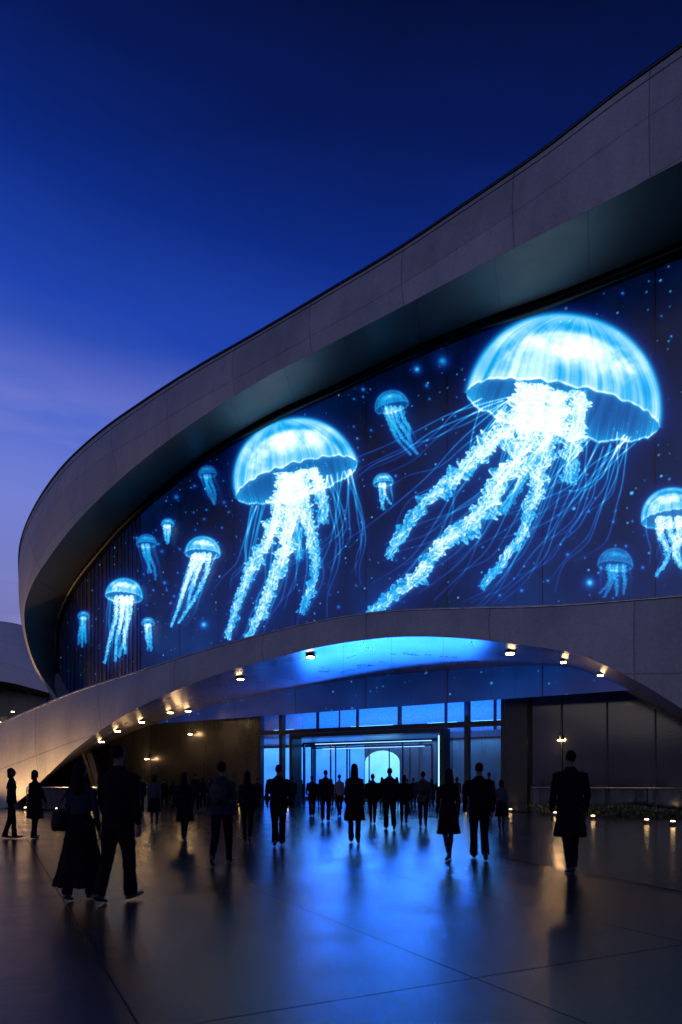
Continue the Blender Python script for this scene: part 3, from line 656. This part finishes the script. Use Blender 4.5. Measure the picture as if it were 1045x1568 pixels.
def person(u,head,feet,sex='m',outfit='suit',hair='short',yaw=0,stride=1.0,lead=1,top='black_wool',bot='black_wool',bag=None,arms=(0.25,-0.2),bulk=1.0,turn=0,vox=None):
    d=CH*F0/(feet-VH); x=d*(u-U0)/F0; Hh=(feet-head)/(feet-VH)*CH; sc=Hh/1.745
    parts=[]
    def add(vf,lab): parts.append((vf[0],vf[1],lab))
    f=sex=='f'
    lean=0.03*stride
    for sx in (-1,1):
        front=(sx==lead); th=(0.34 if front else -0.26)*stride; bd=(0.08 if front else 0.42)*stride+0.04; fp=(0.18 if front else -0.62)*stride
        hip=Vector((sx*0.088,0,0.92)); kn=hip+0.44*Vector((-sx*.02,math.sin(th),-math.cos(th))); sa=th-bd; an=kn+0.41*Vector((-sx*0.03,math.sin(sa),-math.cos(sa)))
        bare=outfit in('dress','skirt')
        if bare: add(tube([hip,hip.lerp(kn,.5),kn,kn.lerp(an,.35),kn.lerp(an,.8),an],[.078,.068,.05,.052,.036,.032]),'leg')
        else:
            k=1.0 if f else 1.1; k*=1+(bulk-1)*0.6
            w=(0.045 if outfit=='slim' else 0.062)*k
            add(tube([hip+Vector((0,0,.02)),hip.lerp(kn,.5),kn,kn.lerp(an,.35),kn.lerp(an,.8),an+Vector((0,0,-.02))],[.088*k,.078*k,.062*k,.06*k,w,w*1.04]),'bot')
        fd=Vector((sx*0.12,math.cos(fp),math.sin(fp))).normalized(); dn=Vector((0,math.sin(fp),-math.cos(fp)))
        bs=an+dn*0.045
        add(tube([bs-fd*.075,bs-fd*.04,bs+fd*.04,bs+fd*.12,bs+fd*.17,bs+fd*.195],[(.022,.02),(.036,.036),(.04,.038),(.046,.028),(.04,.02),(.02,.012)]),'shoe')
        add(tube([an+Vector((0,0,.03)),bs],[.036,.036]),'shoe')
    add(ell((0,0,.93),(.15 if f else .155,.112,.12)),'bot')
    bw=bulk
    if f: rg=[(.86,.165,.12),(.95,.168,.12),(1.07,.132,.10),(1.16,.132,.102),(1.27,.155,.12),(1.36,.16,.10),(1.42,.115,.08),(1.46,.065,.06),(1.495,.05,.052)]
    else: rg=[(.80,.168,.12),(.90,.172,.122),(1.03,.158,.115),(1.14,.168,.118),(1.28,.193,.125),(1.365,.198,.115),(1.42,.145,.092),(1.465,.085,.07),(1.50,.058,.058)]
    add(loft([(z,rx*bw,ry*bw,0,lean*(z-.9)) for z,rx,ry in rg]),'top')
    if outfit=='coat': add(loft([(.50,.235,.17,0,0),(.62,.225,.165,0,0),(.80,.195,.145,0,0),(.95,.18*bw,.13,0,0),(1.08,.165*bw,.12,0,0),(1.15,.15,.11,0,0)],24,5,.07,u),'top')
    if outfit in('dress','skirt'): add(loft([(.50,.225,.18,0,0),(.60,.215,.165,0,0),(.75,.20,.15,0,0),(.92,.175,.125,0,0),(1.06,.135,.10,0,0)],28,7,.06,u),'bot')
    if outfit=='long': add(loft([(.17,.33,.27,0,0),(.25,.315,.26,0,0),(.45,.265,.21,0,0),(.7,.215,.16,0,0),(.92,.175,.125,0,0),(1.08,.132,.10,0,0)],40,8,.10,u),'bot')
    sh=(.165 if f else .198)*bw; ak=(0.85 if f else 1.05)*(1+(bw-1)*.5)
    for i,sx in enumerate((-1,1)):
        a=arms[i]*max(stride,.4); s0=Vector((sx*sh*.93,lean*.5,1.378)); out_=.13 if f else .16
        el=s0+0.285*Vector((sx*out_,math.sin(a),-math.cos(a))).normalized(); fa=a+.28+(0.9 if (bag=='handbag' and sx>0) else 0)
        wr=el+0.245*Vector((-sx*.03,math.sin(fa),-math.cos(fa))).normalized()
        add(tube([s0+Vector((-sx*.05,0,.012)),s0,s0.lerp(el,.5),el,el.lerp(wr,.5),wr],[.05*ak,.056*ak,.05*ak,.045*ak,.041*ak,.034*ak]),'top')
        hd=(wr-el).normalized(); pe=wr+hd*.095
        add(tube([wr-hd*.03,wr+hd*.01,wr+hd*.05,pe],[(.022,.024),(.018,.030),(.016,.040),(.014,.040)]),'skin')
        fw=Vector((0,math.cos(fa),math.sin(fa)))
        inn=Vector((-sx,0,0))
        for q in range(4):
            b0=pe+fw*(.030-.020*q)-hd*.012; l=(.075,.085,.078,.06)[q]
            add(tube([b0,b0+hd*l*.5+inn*.004,b0+hd*l*.8+inn*.018,b0+hd*l*.95+inn*.032],[.0095,.009,.0085,.007],6),'skin')
        tb=wr+hd*.03+fw*.028; add(tube([tb,tb+hd*.03+fw*.022+inn*.006,tb+hd*.065+fw*.026+inn*.014],[.013,.0115,.009],6),'skin')
        hand=pe
        if sx>0 and bag=='tote':
            add(loft([(hand.z-.42,.03,.15,hand.x,hand.y),(hand.z-.40,.05,.16,hand.x,hand.y),(hand.z-.2,.045,.15,hand.x,hand.y),(hand.z-.14,.02,.13,hand.x,hand.y)],16),'bag')
            add(tube([Vector((hand.x,hand.y-.08,hand.z-.16)),Vector((hand.x,hand.y-.02,hand.z-.02)),Vector((hand.x,hand.y+.02,hand.z-.02)),Vector((hand.x,hand.y+.08,hand.z-.16))],[.01]*4,6),'bag')
    if bag=='backpack':
        add(ell((0,-.19*bw,1.22),(.14,.085,.21)),'bag'); add(ell((0,-.26*bw,1.14),(.10,.04,.10)),'bag')
        for sx in(-1,1): add(tube([Vector((sx*.08,-.12,1.38)),Vector((sx*.11,-.02,1.445)),Vector((sx*.12,.1,1.36)),Vector((sx*.13,.11,1.2)),Vector((sx*.15,-.06,1.05))],[.018]*5,6),'bag')
    if bag in('shoulder','handbag'):
        cx=-.27; add(loft([(.86,.06,.13,cx,-.02),(.90,.085,.165,cx,-.02),(1.02,.08,.16,cx,-.02),(1.12,.05,.14,cx,-.02)],16),'bag')
        add(tube([Vector((cx,-.1,1.1)),Vector((-.2,-.11,1.25)),Vector((-.11,-.05,1.445)),Vector((-.15,.10,1.3)),Vector((cx,.08,1.1))],[.012]*5,6),'bag')
    add(tube([Vector((0,0,1.44)),Vector((0,.005,1.50)),Vector((0,.012,1.57))],[.056 if not f else .046,.05 if not f else .042,.048 if not f else .043]),'skin')
    hp=[]
    def ha(vf,lab): hp.append((vf[0],vf[1],lab))
    ha(ell((0,.012,1.645),(.072,.092,.112)),'skin'); ha(ell((0,.045,1.585),(.05,.055,.05)),'skin')
    ha(tube([Vector((0,.10,1.665)),Vector((0,.118,1.635)),Vector((0,.11,1.622))],[.009,.014,.012],6),'skin')
    for sx in(-1,1):
        ha(ell((sx*.074,.005,1.635),(.012,.02,.03),8,6),'skin'); ha(ell((sx*.03,.094,1.655),(.013,.009,.008),8,6),'hair')
    ha(ell((0,.098,1.598),(.024,.008,.006),8,6),'lip')
    if hair=='short': ha(ell((0,-.012,1.668),(.080,.097,.098),rx=.25),'hair')
    else: ha(ell((0,-.014,1.668),(.084,.101,.101),rx=.2),'hair')
    if hair=='long': ha(tube([Vector((0,-.03,1.70)),Vector((0,-.055,1.60)),Vector((0,-.085,1.47)),Vector((0,-.10,1.36)),Vector((0,-.10,1.30))],[(.078,.06),(.090,.062),(.098,.05),(.085,.038),(.05,.02)],14),'hair')
    if hair=='bob': ha(tube([Vector((0,-.02,1.70)),Vector((0,-.03,1.60)),Vector((0,-.035,1.52)),Vector((0,-.035,1.49))],[(.080,.07),(.092,.075),(.088,.07),(.07,.05)],14),'hair')
    if hair=='bun': ha(ell((0,-.09,1.725),(.042,.042,.042)),'hair')
    Rz=Matrix.Rotation(turn,3,'Z'); hs=0.92
    for V,Fc,lab in hp:
        parts.append(([tuple(Rz@Vector((v[0]*hs,v[1]*hs,1.53+(v[2]-1.53)*hs))) for v in V],Fc,lab))
    AV=[];AF=[];AL=[]
    labs=['skin','hair','top','bot','shoe','bag','leg','lip']
    for V,Fc,lab in parts:
        b0=len(AV); AV+=V; AF+=[tuple(i+b0 for i in q) for q in Fc]; AL+=[labs.index(lab)]*len(Fc)
    zmin=min(v[2] for v in AV); AV=[(v[0],v[1],v[2]-zmin) for v in AV]
    nm={'m':'man','f':'woman'}[sex]
    mats_=[Mp['skin'],Mp['hair'],Mp[top],Mp[bot],Mp['shoe'],Mp['bag'],Mp['denim_dark'],Mp['skin']]
    me=bpy.data.meshes.new(nm+'_src'); me.from_pydata(AV,[],AF); tmp=bpy.data.objects.new('tmp',me); scene.collection.objects.link(tmp)
    md=tmp.modifiers.new('r','REMESH'); md.mode='VOXEL'; md.voxel_size=vox or (0.010 if d<13 else (0.015 if d<20 else 0.02)); md.use_smooth_shade=True
    dg=bpy.context.evaluated_depsgraph_get(); ev=tmp.evaluated_get(dg); nm_me=bpy.data.meshes.new_from_object(ev)
    bpy.data.objects.remove(tmp)
    bvh=BVHTree.FromPolygons([Vector(v) for v in AV],AF)
    nm_me.materials.clear()
    for q in mats_: nm_me.materials.append(q)
    mi=np.zeros(len(nm_me.polygons),np.int32)
    for p in nm_me.polygons:
        r_=bvh.find_nearest(p.center)
        if r_[2] is not None: mi[p.index]=AL[r_[2]]
    nm_me.polygons.foreach_set('material_index',mi); nm_me.polygons.foreach_set('use_smooth',np.ones(len(mi),bool))
    co=np.empty(len(nm_me.vertices)*3,np.float32); nm_me.vertices.foreach_get('co',co); co=co.reshape(-1,3)
    body=(co[:,2]<1.46)&(co[:,2]>0.12)
    w=0.006*np.sin(co[:,2]*38+co[:,0]*22+u)*np.sin(co[:,1]*31+co[:,2]*17)
    nrm=np.empty(len(nm_me.vertices)*3,np.float32); nm_me.vertices.foreach_get('normal',nrm); co+=nrm.reshape(-1,3)*(w*body)[:,None]
    nm_me.vertices.foreach_set('co',co.ravel()); nm_me.update()
    ob=bpy.data.objects.new(nm,nm_me); scene.collection.objects.link(ob)
    ob.location=(x,d,0.005); ob.rotation_euler=(0,0,math.radians(yaw)); ob.scale=(sc,sc,sc)
    return ob
PP=person
PP(18,1177,1284,'f','suit','bob',-70,0.35,1,arms=(.1,.1))
PP(54,1180,1284,'f','coat','bob',-20,0.3,-1,arms=(.1,.6))
PP(124,1168,1378,'f','long','long',-8,0.5,1,bot='black_wool',top='denim_dark',bag='shoulder',arms=(.15,.2))
PP(181,1141,1381,'m','suit','short',-20,0.6,1,arms=(.2,-.15),bulk=1.14,turn=0.3)
PP(237,1186,1267,'f','dress','bob',10,0.4,1,top='grey_shirt')
PP(283,1182,1288,'f','coat','long',-5,0.7,-1,bag='handbag')
PP(340,1165,1325,'f','slim','bun',-5,0.95,1,top='denim_dark',bag='backpack',bulk=1.18)
PP(379,1180,1291,'f','slim','long',5,0.8,-1)
PP(427,1171,1295,'m','suit','short',4,0.7,1,bulk=1.15)
PP(478,1188,1250,'m','suit','short',0,0.6,-1)
PP(499,1179,1258,'m','suit','short',-6,0.7,1)
PP(520,1186,1250,'f','slim','short',10,0.6,1,top='pale_shirt')
PP(543,1169,1291,'f','coat','long',0,0.8,-1)
PP(571,1185,1262,'m','slim','short',0,0.7,1,arms=(.3,-.3))
PP(597,1175,1270,'m','suit','short',5,0.9,-1,bulk=1.12)
PP(619,1187,1262,'f','slim','bob',-10,0.5,1,bag='tote')
PP(648,1181,1267,'m','slim','short',-4,0.8,-1,top='grey_shirt',bag='backpack')
PP(687,1176,1317,'f','dress','long',4,0.8,1)
PP(734,1167,1316,'m','suit','short',-4,0.85,-1,bulk=1.08)
PP(749,1183,1252,'m','suit','short',20,0.4,1)
PP(768,1194,1273,'f','skirt','bob',-15,0.6,-1,top='grey_shirt')
PP(874,1150,1336,'m','coat','short',3,0.5,1,bulk=1.10,arms=(.12,-.1))
PP(928,1188,1243,'f','coat','bob',60,0.3,1)
for (u,h_,f_,s_,o_,hr,yw) in [(216,1189,1246,'m','suit','short',20),(265,1194,1240,'f','coat','bob',0),(300,1184,1242,'m','suit','short',-20),(311,1190,1240,'f','slim','long',30),(462,1194,1234,'f','dress','long',0),(797,1190,1232,'m','suit','short',90),(556,1193,1234,'m','suit','short',0),(608,1190,1240,'f','dress','bob',0),(661,1192,1238,'f','coat','long',10),(322,1192,1238,'m','suit','short',80),(448,1190,1240,'m','suit','short',0),(395,1191,1243,'m','suit','short',15),(534,1192,1236,'f','slim','long',0),(585,1190,1238,'m','slim','short',0),(633,1191,1240,'m','suit','short',0),(700,1190,1242,'f','slim','bob',0),(490,1193,1235,'m','slim','short',0),(508,1193,1236,'f','coat','long',0),(548,1192,1237,'m','suit','short',0),(566,1193,1235,'f','slim','bob',0),(624,1192,1235,'f','coat','bob',0),(673,1191,1239,'m','suit','short',0),(252,1192,1240,'m','slim','short',40),(715,1192,1240,'m','suit','short',0)]:
    PP(u,h_,f_,s_,o_,hr,yw,0.5,random.choice((-1,1)))

# ------------------------------------------------------------------ sky
w=bpy.data.worlds.new('World'); scene.world=w; w.use_nodes=True; nt=w.node_tree; nt.nodes.clear()
out=nt.nodes.new('ShaderNodeOutputWorld'); tc=N(nt,'TexCoord'); sp=N(nt,'SeparateXYZ'); L(nt,tc.outputs['Generated'],sp.inputs[0])
cn=N(nt,'TexNoise',Scale=3.2,Detail=7.0,Roughness=0.55); mp=N(nt,'Mapping'); mp.inputs['Scale'].default_value=(1,1,4.0); mp.inputs['Rotation'].default_value=(0.1,0.35,0); L(nt,tc.outputs['Generated'],mp.inputs[0]); L(nt,mp.outputs[0],cn.inputs['Vector'])
zz=mth(nt,'ADD',sp.outputs[2],mth(nt,'MULTIPLY_ADD',cn.outputs[0],0.06,-0.03))
zz=mth(nt,'ADD',zz,mth(nt,'MULTIPLY',sp.outputs[0],0.12))
def s2l(r,g,b): return [((c/255)/12.92 if c/255<=0.04045 else ((c/255+0.055)/1.055)**2.4) for c in (r,g,b)]
sky=ramp(nt,zz,[(0.0,s2l(92,92,140)),(0.18,s2l(118,122,186)),(0.30,s2l(114,128,210)),(0.41,s2l(76,104,204)),(0.52,s2l(30,66,172)),(0.61,s2l(12,42,130)),(0.69,s2l(6,24,88)),(0.77,s2l(3,12,52)),(1.0,s2l(2,8,36))])
cl=ramp(nt,cn.outputs[0],[(0.42,0.0),(0.60,1.0)]); low=ramp(nt,sp.outputs[2],[(0.36,1.0),(0.52,0.0)])
mx=N(nt,'Mix'); mx.data_type='RGBA'; L(nt,mth(nt,'MULTIPLY',mth(nt,'MULTIPLY',cl,low),0.62),mx.inputs[0]); L(nt,sky,mx.inputs[6]); mx.inputs[7].default_value=(*s2l(158,150,212),1)
bg=N(nt,'Background',Strength=1.0); L(nt,mx.outputs[2],bg.inputs[0])
st=N(nt,'TexSky'); st.sky_type='NISHITA'; st.sun_disc=False; st.sun_elevation=math.radians(0.5); st.sun_rotation=math.radians(200)
bg2=N(nt,'Background',Strength=0.002); L(nt,st.outputs[0],bg2.inputs[0])
ad=N(nt,'AddShader'); L(nt,bg.outputs[0],ad.inputs[0]); L(nt,bg2.outputs[0],ad.inputs[1]); L(nt,ad.outputs[0],out.inputs[0])
sl=bpy.data.lights.new('afterglow_sun','SUN'); sl.energy=0.12; sl.angle=math.radians(25); sl.color=(1.0,0.88,0.70)
so=bpy.data.objects.new('afterglow_sun',sl); scene.collection.objects.link(so); so.rotation_euler=Vector((0.55,0.8,-0.28)).to_track_quat('-Z','Y').to_euler()

# ------------------------------------------------------------------ camera
cd=bpy.data.cameras.new('camera'); cam=bpy.data.objects.new('camera',cd); scene.collection.objects.link(cam)
cam.location=(0,0,CH); cam.rotation_euler=(math.radians(90),0,0)
cd.sensor_fit='VERTICAL'; cd.sensor_height=36; cd.lens=24; cd.shift_y=415/1568; cd.clip_end=5000; cd.clip_start=0.1
scene.camera=cam
